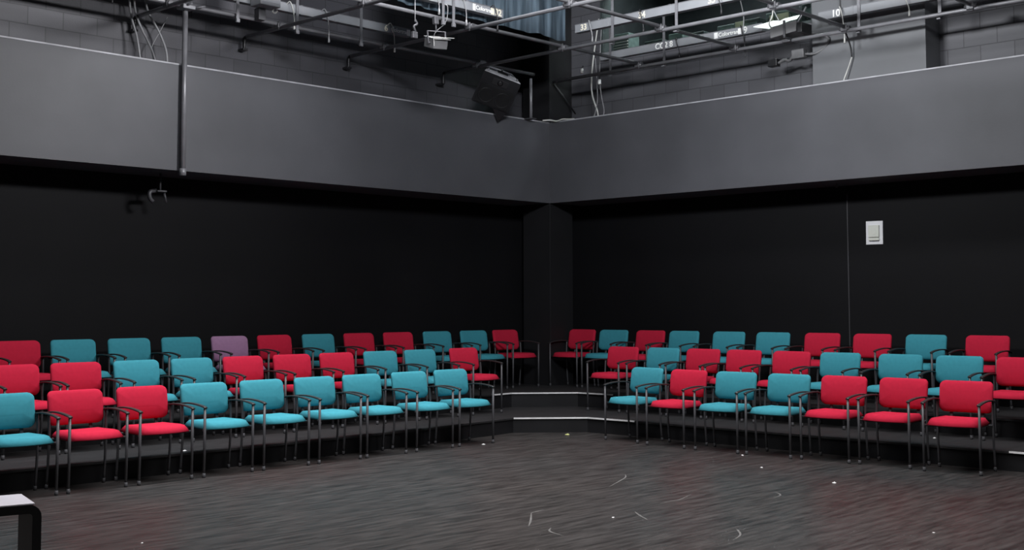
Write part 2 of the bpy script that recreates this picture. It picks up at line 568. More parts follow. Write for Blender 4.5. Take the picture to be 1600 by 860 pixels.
def rounded_slab(w, h, r, t, bow=0.0, bulge=0.0, nx=14, nz=10):
    """cushion in the YZ plane (width Y, height Z), thickness along X, rounded outline"""
    bm = B()
    def outline(n_arc=5):
        pts = []
        for cx, cz, a0 in ((w / 2 - r, h / 2 - r, 0), (-w / 2 + r, h / 2 - r, 90), (-w / 2 + r, -h / 2 + r, 180), (w / 2 - r, -h / 2 + r, 270)):
            for k in range(n_arc + 1):
                a = math.radians(a0 + 90 * k / n_arc)
                pts.append((cx + r * math.cos(a), cz + r * math.sin(a)))
        return pts
    base = outline()
    rings = []
    # profile: (x offset, inward shrink)
    prof = [(0.0, 0.012), (0.004, 0.004), (t * 0.4, 0.0), (t * 0.75, 0.003), (t * 0.95, 0.014), (t * 1.04, 0.035), (t * (1.04 + bulge * 0.6), 0.075), (t * (1.04 + bulge), 0.115)]
    for x, s in prof:
        ring = []
        for y, z in base:
            fy = (w / 2 - s) / (w / 2); fz = (h / 2 - s) / (h / 2)
            yy, zz = y * fy, z * fz
            ring.append(bm.verts.new((x + bow * (yy / (w / 2)) ** 2 - 0.024 * (zz / (h / 2)) ** 2, yy, zz)))
        rings.append(ring)
    n = len(base)
    for i in range(len(rings) - 1):
        for k in range(n):
            f = bm.faces.new((rings[i][k], rings[i][(k + 1) % n], rings[i + 1][(k + 1) % n], rings[i + 1][k])); f.smooth = True
    f = bm.faces.new(list(reversed(rings[0])))
    f2 = bm.faces.new(rings[-1]); f2.smooth = True
    return bm


SW = 0.265                       # half width to the legs


def seat_bm():
    """upholstered seat: bowed front edge, waterfall nose, slightly dished"""
    bm = B()
    nu, nv = 12, 12
    def plan(u, v):
        # u -1..1 across, v 0 (rear) ..1 (front)
        half = 0.225 + 0.03 * v - 0.03 * max(0, v - 0.75) ** 2 * 16 * 0.35
        y = u * half
        x = -0.19 + 0.45 * v - 0.055 * (u * u) * v - 0.02 * (u ** 4) * (1 - v)
        return x, y
    top, bot = [], []
    for j in range(nv + 1):
        v = j / nv
        rt, rb = [], []
        for i in range(nu + 1):
            u = -1 + 2 * i / nu
            x, y = plan(u, v)
            e = min(1 - abs(u), v, 1 - v) if True else 0
            ed = min((1 - abs(u)) * 0.24, v * 0.45, (1 - v) * 0.45)
            rim = min(1.0, ed / 0.06)
            z = 0.450 + 0.054 * math.sqrt(max(0.0, 1 - (1 - rim) ** 2)) + 0.004 - 0.010 * (1 - u * u) * math.sin(PI * min(1, v * 1.2)) * rim
            z -= 0.012 * max(0, v - 0.72) / 0.28
            rt.append(bm.verts.new((x, y, z)))
            rb.append(bm.verts.new((x * 0.985, y * 0.97, 0.440 - 0.004 * v)))
        top.append(rt); bot.append(rb)
    for j in range(nv):
        for i in range(nu):
            f = bm.faces.new((top[j][i], top[j][i + 1], top[j + 1][i + 1], top[j + 1][i])); f.smooth = True
            bm.faces.new((bot[j][i], bot[j + 1][i], bot[j + 1][i + 1], bot[j][i + 1]))
    loop_t = [top[0][i] for i in range(nu)] + [top[j][nu] for j in range(nv)] + [top[nv][i] for i in range(nu, 0, -1)] + [top[j][0] for j in range(nv, 0, -1)]
    loop_b = [bot[0][i] for i in range(nu)] + [bot[j][nu] for j in range(nv)] + [bot[nv][i] for i in range(nu, 0, -1)] + [bot[j][0] for j in range(nv, 0, -1)]
    n = len(loop_t)
    for k in range(n):
        f = bm.faces.new((loop_t[k], loop_b[k], loop_b[(k + 1) % n], loop_t[(k + 1) % n])); f.smooth = True
    return bm


bk = rounded_slab(0.515, 0.305, 0.055, 0.040, bow=0.022, bulge=0.10)
bk.transform(Matrix.Translation((-0.235, 0, 0.690)) @ Matrix.Rotation(math.radians(-9), 4, 'Y'))
bm_shell = B()
box(bm_shell, (-0.008, -0.20, -0.11), (0.004, 0.20, 0.11), 0.004)
bm_shell.transform(Matrix.Translation((-0.238, 0, 0.690)) @ Matrix.Rotation(math.radians(-9), 4, 'Y'))
CH = {}
CH['seat'] = seat_bm()
for c in ('teal', 'red', 'mauve'):
    CH['backrest_' + c] = mesh('backrest', bk.copy(), c)
    CH['seat_' + c] = mesh('seat', CH['seat'].copy(), c)
CH['shell'] = mesh('back_plate', bm_shell, 'pan')
bm = B(); box(bm, (-0.16, -0.215, 0.425), (0.205, 0.215, 0.4365), 0.008); CH['pan'] = mesh('seat_pan', bm, 'pan')
for s, key in ((-1, 'a'), (1, 'b')):
    y = s * SW
    bm = B(); tube(bm, [(0.218, y, 0.03), (0.221, y, 0.30), (0.222, y, 0.642)], 0.0125, 10); CH['front' + key] = mesh('leg', bm, 'frame')
    bm = B(); tube(bm, [(0.217, y, 0.0), (0.217, y, 0.012), (0.2175, y, 0.042)], [0.0155, 0.0165, 0.0145], 10); CH['fglide' + key] = mesh('glide', bm, 'glide')
    yr = s * (SW + 0.001)
    bm = B(); tube(bm, spline([(-0.182, yr, 0.03), (-0.165, yr, 0.2), (-0.152, yr, 0.42), (-0.156, yr, 0.54), (-0.165, yr, 0.656)], 4), 0.0115, 10); CH['rear' + key] = mesh('leg', bm, 'frame')
    bm = B(); tube(bm, [(-0.1845, yr, 0.0), (-0.1835, yr, 0.012), (-0.181, yr, 0.042)], [0.0145, 0.0155, 0.0135], 10); CH['rglide' + key] = mesh('glide', bm, 'glide')
    bm = B()
    strip(bm, spline([(0.238, y, 0.640), (0.21, y, 0.650), (0.12, y, 0.664), (0.02, y, 0.672), (-0.08, y, 0.672), (-0.17, y, 0.663), (-0.225, y * 0.985, 0.645)], 4),
          [0.034] * 3 + [0.040] * 16 + [0.032] * 6, 0.0150, (0, 1, 0)); CH['arm' + key] = mesh('armrest', bm, 'arm')
    bm = B(); strip(bm, spline([(-0.10, s * 0.15, 0.436), (-0.185, s * 0.15, 0.445), (-0.212, s * 0.15, 0.50), (-0.232, s * 0.15, 0.60), (-0.246, s * 0.15, 0.68)], 5), 0.032, 0.010, (0, 1, 0)); CH['sup' + key] = mesh('back_support', bm, 'frame')
bm = B(); tube(bm, [(0.19, -SW, 0.435), (0.19, SW, 0.435)], 0.011, 8); CH['bar0'] = mesh('crossbar', bm, 'frame')
bm = B(); tube(bm, [(-0.143, -SW, 0.432), (-0.143, SW, 0.432)], 0.011, 8); CH['bar1'] = mesh('crossbar', bm, 'frame')


def build_chair(colour):
    root = empty('armchair')
    s = obj('seat', CH['seat_' + colour], None, root)
    obj('seat_pan', CH['pan'], None, root, 'black seat underside')
    obj('backrest', CH['backrest_' + colour], None, root)
    obj('back_plate', CH['shell'], None, root)
    for k in 'ab':
        l = obj('leg', CH['front' + k], None, root); obj('glide', CH['fglide' + k], None, l)
        l = obj('leg', CH['rear' + k], None, root); obj('glide', CH['rglide' + k], None, l)
        obj('armrest', CH['arm' + k], None, root, 'black plastic armrest')
        obj('back_support', CH['sup' + k], None, root)
    obj('crossbar', CH['bar0'], None, root)
    obj('crossbar', CH['bar1'], None, root)
    return root


def copy_tree(o, parent=None):
    c = o.copy()
    COL.objects.link(c)
    c.parent = parent
    for ch in o.children:
        copy_tree(ch, c)
    return c


t, r, p = 'teal', 'red', 'mauve'
ROWS = [
    ('back', 'left', T2, [r, t, t, t, p, r, t, r, r, t, t, r],
     [(-0.2, -7.979, 0), (-0.2, -7.353, -1.2), (-0.2, -6.688, -1.9), (-0.2, -6.022, -2.3), (-0.2, -5.353, 0.5), (-0.2, -4.696, 1.4), (-0.2, -4.016, 1.4), (-0.2, -3.344, 1.6), (-0.2, -2.669, -1.6), (-0.2, -1.944, -2.2), (-0.2, -1.224, -2.5), (-0.2, -0.557, -1.6)]),
    ('middle', 'left', T1, [r, r, t, t, r, r, r, t, t, r],
     [(1.01, -8.547, 0), (1.001, -7.92, -3.5), (0.992, -7.244, 0.2), (0.983, -6.579, 2.6), (0.974, -5.942, -0.6), (0.966, -5.276, -1.2), (0.957, -4.612, 1.8), (0.948, -3.943, -1.7), (0.939, -3.277, -0.7), (0.93, -2.492, 1.5)]),
    ('front', 'left', 0.0, [t, r, r, t, t, t, t, t, t],
     [(2.215, -9.142, 0), (2.209, -8.506, 0.3), (2.204, -7.851, 0.7), (2.200, -7.192, 0.6), (2.196, -6.528, 0.0), (2.191, -5.865, 0.4), (2.183, -5.233, -1.0), (2.172, -4.538, -0.2), (2.160, -3.887, -0.5)]),
    ('back', 'right', T2, [r, t, r, t, t, t, r, r, t, r],
     [(0.300, 0.17, -89.9), (0.926, 0.17, -86.8), (1.594, 0.17, -90.2), (2.182, 0.17, -91.2), (2.934, 0.17, -89.9), (3.625, 0.17, -90.6), (4.35, 0.17, -91.6), (5.047, 0.17, -90.5), (5.751, 0.17, -89.5), (6.501, 0.17, -88.9)]),
    ('middle', 'right', T1, [r, t, r, r, r, t, t, t, r],
     [(2.019, -0.985, -89.5), (2.689, -0.985, -89.1), (3.315, -0.985, -90.6), (3.917, -0.985, -92.2), (4.596, -0.985, -90.5), (5.243, -0.985, -89.6), (5.998, -0.985, -87.1), (6.679, -0.985, -86.4), (7.347, -0.985, -85.7)]),
    ('front', 'right', 0.0, [t, r, t, t, r, r, r],
     [(3.39, -2.279, -97.1), (4.072, -2.363, -92.4), (4.74, -2.374, -87.2), (5.389, -2.358, -89.9), (6.011, -2.301, -88.7), (6.64, -2.256, -90.3), (7.315, -2.28, -85.4)]),
]
ORD = ['first', 'second', 'third', 'fourth', 'fifth', 'sixth', 'seventh', 'eighth', 'ninth', 'tenth', 'eleventh', 'twelfth']
protos = {}
for row, bank, z, cols, spots in ROWS:
    n = len(cols)
    for i, ((x, y, a), c) in enumerate(zip(spots, cols)):
        if c not in protos:
            o = build_chair(c); protos[c] = o
        else:
            o = copy_tree(protos[c])
        o.location = (x, y, z + (0.001 if z else 0.0))
        o.rotation_euler = (0, 0, math.radians(a))
        k = (n - 1 - i) if bank == 'left' else i     # counted from the corner step
        if c == 'mauve':
            lab = 'only mauve armchair, in the back row of the left bank'
        else:
            end = ''
            if k == n - 1:
                end = ', at the frame edge' if not (row == 'back' and bank == 'right') and not (row == 'front' and bank == 'right') else ', farthest from the corner'
            lab = "%s armchair, %s from the corner in %s bank's %s row%s" % (c, ORD[k], bank, row, end)
        tag(o, lab, 'chair', '%s row armchairs of the %s bank' % (row, bank))

# ------------------------------------------------------------------ lighting grid: pipes with clamps
GZ = 4.99
PR = 0.024


def clamp_bm(bm, x, y, z, along):
    """cross clamp round two crossing pipes"""
    box(bm, (x - 0.045, y - 0.045, z - 0.036), (x + 0.045, y + 0.045, z + 0.036), 0.010)
    d = Vector((1, 0, 0)) if along == 'x' else Vector((0, 1, 0))
    q = Vector((x, y, z))
    tube(bm, [q + d * -0.07, q + d * 0.07], 0.034, 10)
    tube(bm, [q + Vector((0.03, -0.03, -0.06)), q + Vector((0.03, -0.03, 0.05))], 0.008, 6)


PIPES_Y = [  # run along Y, parallel to the left wall
    ('pipe running along the top of the left bulkhead, nearest the left wall', 0.09, -12.0, -0.46, []),
    ('pipe parallel to the left wall, passing under the blue drape', 1.72, -12.0, 0.05, []),
    ('pipe parallel to left wall, meeting wall pipe left of the 9 raceway', 3.35, -12.0, 0.05, []),
    ('short visible pipe parallel to the left wall, beside the box floodlight', 4.97, -12.0, 0.05, []),
    ('pipe parallel to the left wall, at the top right picture corner', 6.57, -12.0, 0.05, []),
]
PIPES_X = [
    ('pipe running along the right wall over the right bulkhead', 0.0, 0.18, 12.0),
    ('pipe parallel to the right wall carrying the black loudspeaker', -1.64, -0.55, 12.0),
    ('pipe parallel to the right wall, crossing in front of the blue drape', -3.36, -0.60, 12.0),
    ('pipe parallel to the right wall, starting above the left bulkhead centre', -5.03, -0.60, 12.0),
    ('short dark pipe at top left by the vertical drop pipe', -6.55, -0.60, 12.0),
]
for lab, x, y0, y1, _ in PIPES_Y:
    zy = GZ + 0.05
    p = empty('grid_pipe', (x, y1, zy)); tag(p, 'lighting grid ' + lab, 'pipe', 'lighting grid pipes along the left wall direction')
    bm = B(); tube(bm, [(x, y0, zy), (x, y1, zy)], PR, 12); sub(p, 'tube', bm, 'pipe')
    bm = B(); tube(bm, [(x, y1 - 0.012, zy), (x, y1 + 0.012, zy)], 0.027, 12); sub(p, 'end_cap', bm, 'clamp')
for lab, y, x0, x1 in PIPES_X:
    z = GZ
    p = empty('grid_pipe', (x0, y, z)); tag(p, 'grey lighting grid ' + lab, 'pipe', 'lighting grid pipes along the right wall direction')
    bm = B(); tube(bm, [(x0, y, z), (x1, y, z)], PR, 12); sub(p, 'tube', bm, 'pipe')
    for lab2, x, yy0, yy1, _ in PIPES_Y:
        if x < x0 or x > 7.2 or y > yy1 + 0.05 or (x > 5.5 and y < -2):
            continue
        bm = B(); clamp_bm(bm, x, y, GZ + 0.025, 'x'); sub(p, 'pipe_clamp', bm, 'clamp')
    if x0 < 0:
        # wall end: elbow bracket down to a base plate on the block wall
        bm = B()
        tube(bm, spline([(x0 + 0.01, y, z), (x0 - 0.05, y, z - 0.01), (x0 - 0.06, y, z - 0.09), (x0 - 0.06, y, z - 0.16)], 5), 0.022, 10)
        box(bm, (RX + 0.001, y - 0.035, z - 0.17), (RX + 0.12, y + 0.035, z - 0.14), 0.004)
        sub(p, 'wall_bracket', bm, 'black_metal')
    else:
        bm = B()
        tube(bm, [(x0 + 0.02, y, z), (x0 - 0.10, y, z - 0.01)], 0.021, 10)
        tube(bm, [(x0 - 0.10, y, z - 0.01), (x0 - 0.06, y + 0.30, z - 0.30), (x0 - 0.05, RY - 0.30, z - 0.45)], 0.012, 8)
        sub(p, 'wall_bracket', bm, 'black_metal')

# vertical drop pipe in front of the left bulkhead
p = empty('drop_pipe', (0.055, -6.31, ZB0 - 0.04)); tag(p, 'vertical grey pipe hanging from the grid down the left bulkhead', 'pipe')
bm = B(); tube(bm, [(0.055, -6.31, ZB0 - 0.035), (0.055, -6.305, GZ + 0.06)], 0.030, 12); sub(p, 'tube', bm, 'pipe')
bm = B(); tube(bm, [(0.055, -6.31, ZB0 - 0.06), (0.055, -6.31, ZB0 + 0.02)], 0.040, 12); sub(p, 'end_collar', bm, 'pipe')
bm = B()
box(bm, (0.02, -6.40, GZ + 0.0), (0.17, -6.24, GZ + 0.05), 0.008)
tube(bm, [(0.14, -6.36, GZ + 0.03), (0.24, -6.33, GZ + 0.05)], 0.012, 8); tube(bm, [(0.12, -6.24, GZ + 0.03), (0.18, -6.12, GZ + 0.06)], 0.014, 8)
sub(p, 'pipe_clamp', bm, 'galv', 'bright galvanised clamp')
# short post on the ledge near the corner
p = empty('support_post', (0.02, -0.51, ZB1)); tag(p, 'short vertical post standing on the left bulkhead beside the loudspeaker', 'post')
bm = B(); tube(bm, [(0.09, -0.51, ZB0 + 1.22), (0.09, -0.51, GZ - 0.02)], 0.022, 10); sub(p, 'tube', bm, 'pipe')
bm = B(); box(bm, (-0.05, -0.57, ZB1 + 0.001), (0.15, -0.45, ZB1 + 0.014), 0.003); sub(p, 'foot_plate', bm, 'clamp')

# ------------------------------------------------------------------ electrical raceways (connector strips)
RZ0, RZ1 = 5.205, 5.310


def raceway(label, axis, fixed, a0, a1, straps, joints, letters, tails, end=None):
    """axis 'x': runs along X, faces -Y; axis 'y': runs along Y, faces +X"""
    mid = (a0 + a1) / 2
    def P(a, d, z):       # a along, d distance out of the face
        return (a, fixed - d, z) if axis == 'x' else (fixed + d, a, z)
    rw = empty('connector_raceway', P(a0, 0, RZ0)); tag(rw, label, 'raceway', 'overhead electrical raceways')
    def bx(bm, a, b, d0, d1, z0, z1, bev=0.0):
        q0, q1 = P(a, d0, z0), P(b, d1, z1)
        lo = tuple(min(q0[i], q1[i]) for i in range(3)); hi = tuple(max(q0[i], q1[i]) for i in range(3))
        box(bm, lo, hi, bev)
    bm = B(); bx(bm, a0, a1, -0.09, 0, RZ0, RZ1, 0.003); sub(rw, 'housing', bm, 'raceway')
    bm = B(); bx(bm, a0, a1, -0.095, 0.004, RZ1, RZ1 + 0.006); sub(rw, 'cover_lip', bm, 'galv')
    for j in joints:
        bm = B(); bx(bm, j - 0.02, j + 0.02, -0.092, 0.004, RZ0 - 0.003, RZ1 + 0.01, 0.002); sub(rw, 'joint_band', bm, 'raceway')
    for s in straps:
        bm = B()
        bx(bm, s - 0.020, s + 0.020, 0.012, 0.018, GZ - 0.03, RZ1 + 0.42)
        bx(bm, s - 0.024, s + 0.024, 0.0, 0.055 if axis == 'x' else 0.03, GZ - 0.045, GZ + 0.0, 0.004)
        sub(rw, 'hanger_strap', bm, 'galv')
    for body, a, size, m_ in letters:
        if body == '#':
            bm = B(); bx(bm, a - size * 0.5, a + size * 0.5, 0.0, 0.004, (RZ0 + RZ1) / 2 - 0.04, (RZ0 + RZ1) / 2 + 0.04)
            sub(rw, 'label_patch', bm, m_)
            continue
        bm = text_bm(body, size, 0.002, 0.0025 if size > 0.09 else 0.001)
        rot = Matrix.Rotation(PI / 2, 4, 'X') if axis == 'x' else Matrix.Rotation(PI / 2, 4, 'Z') @ Matrix.Rotation(PI / 2, 4, 'X')
        bm.transform(Matrix.Translation(P(a, 0.004, (RZ0 + RZ1) / 2 - 0.002)) @ rot)
        sub(rw, 'lettering', bm, m_)
    for a, ln, m_ in tails:
        bm = B()
        tube(bm, spline([P(a, -0.02, RZ1 - 0.02), P(a + 0.015, 0.045, RZ1 + 0.012), P(a + 0.05, 0.06, RZ0 + 0.03), P(a + 0.075, 0.055, RZ0 - ln * 0.5), P(a + 0.08, 0.05, RZ0 - ln)], 6), 0.0065, 8)
        pe = Vector(P(a + 0.08, 0.05, RZ0 - ln))
        tube(bm, [pe + Vector((0, 0, 0.01)), pe + Vector((0, 0, -0.06))], [0.010, 0.014], 8)
        sub(rw, 'outlet_pigtail', bm, m_)
    return rw


# left wall: lower strip ends with 6 ; over the drape pipe ends with 32
raceway('grey raceway numbered 6 over the left bulkhead pipe', 'y', 0.13, -11.5, -2.93, [-5.66, -4.80, -3.79], [-4.72, -4.2],
        [('6', -3.36, 0.115, 'cream'), ('#', -3.24, 0.03, 'white'), ('Colortran', -3.125, 0.075, 'white'), ('#', -2.965, 0.06, 'white')],
        [(-4.95, 0.16, 'cable_white'), (-4.42, 0.24, 'cable_grey'), (-3.335, 0.20, 'cable_white')])
raceway('grey raceway numbered 32 in front of the blue drape', 'y', 1.78, -11.5, -2.83, [-3.87, -3.70], [-3.45],
        [('#', -3.34, 0.045, 'white'), ('Colortran', -3.165, 0.072, 'white'), ('#', -3.02, 0.06, 'cream'), ('32', -2.92, 0.115, 'cream')],
        [(-4.05, 0.10, 'cable_grey'), (-3.60, 0.16, 'cable_grey'), (-3.06, 0.14, 'cable_black')])
# right wall: upper strip 33 34 35 ; lower strips CC2 8 .. 9 and 10
raceway('grey raceway numbered 33, 34 and 35 over the loudspeaker pipe', 'x', -1.56, 1.875, 11.5, [2.53, 3.545], [2.43, 3.43],
        [('33', 2.03, 0.110, 'cream'), ('34', 3.00, 0.110, 'cream'), ('35', 4.06, 0.110, 'cream')],
        [(2.14, 0.12, 'cable_grey'), (2.98, 0.14, 'cable_black'), (4.15, 0.10, 'cable_black')])
raceway('grey raceway numbered 9 below the booth window', 'x', 0.09, 0.94, 3.72, [1.14, 2.12], [],
        [('CC2 8', 2.11, 0.115, 'white'), ('#', 2.99, 0.06, 'white'), ('Colortran', 3.19, 0.078, 'white'), ('#', 3.37, 0.05, 'white'), ('9', 3.46, 0.125, 'white')],
        [(2.33, 0.12, 'cable_black'), (3.40, 0.20, 'cable_black')])
raceway('grey raceway numbered 10 in front of the pale pilaster', 'x', 0.09, 4.55, 11.5, [5.12, 6.16], [5.02],
        [('10', 4.80, 0.125, 'white')],
        [(4.86, 0.30, 'cable_white'), (5.72, 0.10, 'cable_white')])


# ------------------------------------------------------------------ blue drape flown behind the drape pipe
bm = B()
DX, DY0, DY1, DZ0, DZ1 = 1.60, -4.45, -1.43, 5.16, 7.0
ny, nz = 150, 8
grid = []
for j in range(nz + 1):
    rowv = []
    for i in range(ny + 1):
        y = DY0 + (DY1 - DY0) * i / ny
        zf = j / nz
        ph = 18 * y + 1.3 * math.sin(3.1 * y)
        amp = 0.030 * (1 - 0.35 * zf) * (1.0 if y < -2.6 else 0.55)
        x = DX + amp * math.sin(ph) + 0.02 * math.sin(5.3 * y + 2 * zf)
        rowv.append(bm.verts.new((x, y, DZ0 + (DZ1 - DZ0) * zf + (0.012 * math.sin(ph * 0.5) if j == 0 else 0))))
    grid.append(rowv)
for j in range(nz):
    for i in range(ny):
        f = bm.faces.new((grid[j][i], grid[j][i + 1], grid[j + 1][i + 1], grid[j + 1][i])); f.smooth = True
bmesh.ops.solidify(bm, geom=bm.faces[:], thickness=0.012)
dr = empty('stage_drape', (DX, (DY0 + DY1) / 2, DZ0)); tag(dr, 'blue grey pleated drape flown high behind the raceway numbered 32', 'drape')
sub(dr, 'cloth', bm, 'drape')
bm = B(); tube(bm, [(DX, DY0 - 0.1, DZ1), (DX, DY1 + 0.1, DZ1)], 0.025, 10)
for yy in (DY0 + 0.2, DY1 - 0.2):
    tube(bm, [(DX, yy, DZ1), (DX, yy, CEIL - 0.001)], 0.008, 6)
sub(dr, 'batten', bm, 'clamp')

# ------------------------------------------------------------------ loudspeaker hung from the grid, tilted down at the stage
n_ = Vector((0.653, -0.574, -0.495)).normalized()
w_ = Vector((0.483, 0.818, -0.312)); w_ = (w_ - n_ * w_.dot(n_)).normalized()
h_ = n_.cross(w_).normalized()
spk = empty('loudspeaker')
sm = Matrix.Identity(4)
for i in range(3):
    sm[i][0], sm[i][1], sm[i][2] = n_[i], w_[i], h_[i]      # local x = front, y = width, z = up
sm.translation = Vector((0.25, -1.413, 4.623))
spk.matrix_world = sm
tag(spk, 'black loudspeaker hanging tilted from the grid over the corner of the bulkheads', 'loudspeaker')
bm = B()
f0 = [(0, -0.29, -0.24), (0, 0.29, -0.24), (0, 0.29, 0.24), (0, -0.29, 0.24)]
b0 = [(-0.36, -0.17, -0.22), (-0.36, 0.17, -0.22), (-0.36, 0.17, 0.235), (-0.36, -0.17, 0.235)]
fv = [bm.verts.new(p) for p in f0]; bv = [bm.verts.new(p) for p in b0]
bm.faces.new(fv); bm.faces.new(list(reversed(bv)))
for i in range(4):
    bm.faces.new((fv[i], bv[i], bv[(i + 1) % 4], fv[(i + 1) % 4]))
bmesh.ops.bevel(bm, geom=bm.edges[:], offset=0.012, segments=2, affect='EDGES')
obj('cabinet', bm, 'cabinet', spk)
bm = B()  # thin slab carrying the painted light on top of the cabinet
tp = [(-0.335, -0.17, 0.242), (-0.335, 0.17, 0.242), (-0.02, 0.275, 0.246), (-0.02, -0.275, 0.246)]
lo = [bm.verts.new((x, y, z - 0.004)) for x, y, z in tp]; hi = [bm.verts.new((x, y, z + 0.006)) for x, y, z in tp]
bm.faces.new(hi); bm.faces.new(list(reversed(lo)))
for i in range(4):
    bm.faces.new((lo[i], lo[(i + 1) % 4], hi[(i + 1) % 4], hi[i]))
obj('lit_top_panel', bm, 'cabinet_lit_top', spk, 'loudspeaker top painted pale as lit from above')
bm = B(); box(bm, (0.001, -0.255, -0.215), (0.012, 0.255, 0.075), 0.006); obj('grille', bm, 'grille', spk)
bm = B()
for yy in (-0.125, 0.125):
    ring = [(0.014, yy + 0.105 * math.cos(a * PI / 12), -0.075 + 0.105 * math.sin(a * PI / 12)) for a in range(25)]
    tube(bm, ring, 0.006, 6, cap=False)
obj('woofer_rim', bm, 'black_metal', spk)
bm = B()
box(bm, (0.001, -0.12, 0.105), (0.010, 0.12, 0.205), 0.004)
tube(bm, [(0.004, 0.0, 0.155), (0.03, 0.0, 0.155)], [0.05, 0.02], 14)
obj('horn', bm, 'black_metal', spk)
bm = B(); box(bm, (-0.22, -0.07, 0.253), (-0.12, 0.09, 0.262), 0.003); obj('handle', bm, 'black_metal', spk, 'black carrying handle')
for xx, yy in ((-0.06, -0.22), (-0.06, 0.22), (-0.25, 0.0)):
    bm = B(); tube(bm, [(xx, yy, 0.253), (xx, yy, 0.285)], [0.016, 0.010], 8); obj('rigging_point', bm, 'galv', spk)
# hanging hardware up to the pipe
bm = B()
top = Vector((0.10, -1.57, GZ + 0.04)); a = sm @ Vector((-0.20, -0.10, 0.25)); b_ = sm @ Vector((-0.20, 0.12, 0.25))
tube(bm, [a, top], 0.012, 8); tube(bm, [b_, top], 0.010, 8)
box(bm, (0.05, -1.63, GZ + 0.005), (0.15, -1.51, GZ + 0.095), 0.008)
sub(spk, 'hanging_clamp', bm, 'galv', 'bright steel hanging clamp')
# black triangle modelled as the shadow below the cabinet (points down in front of the bulkhead)
bm = B()
for s in (-1,):
    q = [(-0.02, 0.05, -0.24), (-0.02, 0.26, -0.24), (-0.06, 0.21, -0.42)]
    v0 = [bm.verts.new(x) for x in q]; v1 = [bm.verts.new((x - 0.02, y, z)) for x, y, z in q]
    bm.faces.new(v0); bm.faces.new(list(reversed(v1)))
    for i in range(3):
        bm.faces.new((v0[i], v0[(i + 1) % 3], v1[(i + 1) % 3], v1[i]))
obj('shadow_triangle', bm, 'black_metal', spk)

# ------------------------------------------------------------------ spotlight with yoke on the drape pipe
sp = empty('spotlight', (1.77, -3.95, 4.715)); tag(sp, 'small pale spotlight in a yoke hanging from the pipe below the drape', 'spotlight')
sp.rotation_euler = (math.radians(4), 0, math.radians(-8)); sp.scale = (0.8, 0.8, 0.8)
bm = B(); box(bm, (-0.15, -0.13, -0.08), (0.10, 0.13, 0.07), 0.012)
bm.transform(Matrix.Rotation(math.radians(18), 4, 'Y')); obj('lamp_body', bm, 'lamp_grey', sp)
bm = B(); box(bm, (-0.16, -0.14, 0.07), (0.15, 0.14, 0.082), 0.003)  # white slab paints the light falling on the lamp top
bm.transform(Matrix.Rotation(math.radians(18), 4, 'Y')); obj('lit_top', bm, 'lamp_white', sp, 'lamp top painted white as lit from above')
bm = B()
v = [(0.10, -0.13, 0.06), (0.10, 0.13, 0.06), (0.22, 0.17, 0.04), (0.22, -0.17, 0.04)]
for d in (0, 0.004):
    pass
lo = [bm.verts.new(q) for q in v]; hi = [bm.verts.new((x, y, z + 0.005)) for x, y, z in v]
bm.faces.new(hi); bm.faces.new(list(reversed(lo)))
for i in range(4):
    bm.faces.new((lo[i], lo[(i + 1) % 4], hi[(i + 1) % 4], hi[i]))
v = [(0.10, -0.13, -0.07), (0.10, -0.13, 0.06), (0.20, -0.19, 0.04), (0.20, -0.19, -0.09)]
lo = [bm.verts.new(q) for q in v]; hi = [bm.verts.new((x, y - 0.005, z)) for x, y, z in v]
bm.faces.new(hi); bm.faces.new(list(reversed(lo)))
for i in range(4):
    bm.faces.new((lo[i], lo[(i + 1) % 4], hi[(i + 1) % 4], hi[i]))
obj('barn_door', bm, 'lamp_white', sp)
bm = B()
box(bm, (-0.014, -0.165, -0.02), (0.014, -0.155, 0.18)); box(bm, (-0.014, 0.155, -0.02), (0.014, 0.165, 0.18)); box(bm, (-0.014, -0.165, 0.172), (0.014, 0.165, 0.18))
box(bm, (-0.02, -0.165, -0.01), (0.02, -0.12, 0.01)); box(bm, (-0.02, 0.12, -0.01), (0.02, 0.165, 0.01))
obj('yoke', bm, 'galv', sp, 'grey yoke')
bm = B(); tube(bm, [(0, 0, 0.175), (0, 0, 0.30)], 0.012, 8); box(bm, (-0.035, -0.04, 0.28), (0.035, 0.04, 0.40), 0.01); obj('hook_clamp', bm, 'clamp', sp)
bm = B(); tube(bm, spline([(-0.12, 0.02, 0.05), (-0.16, 0.10, 0.20), (-0.05, 0.22, 0.34), (0.02, 0.22, 0.55), (0.0, 0.18, 0.60)], 6), 0.007, 8); obj('power_cable', bm, 'cable_grey', sp)
# safety chain at its left
ch = empty('hanging_hook', (1.72, -4.20, 4.72)); tag(ch, 'hook and tag line hanging from the pipe left of the pale spotlight', 'hook')
bm = B(); tube(bm, [(1.75, -4.28, 5.22), (1.75, -4.28, 4.92)], 0.006, 6); sub(ch, 'line', bm, 'cable_grey')
bm = B(); tube(bm, spline([(1.75, -4.28, 4.94), (1.75, -4.25, 4.90), (1.75, -4.30, 4.86), (1.75, -4.27, 4.80)], 5), 0.014, 8); box(bm, (1.73, -4.33, 4.72), (1.77, -4.25, 4.80), 0.008); sub(ch, 'hook', bm, 'clamp')

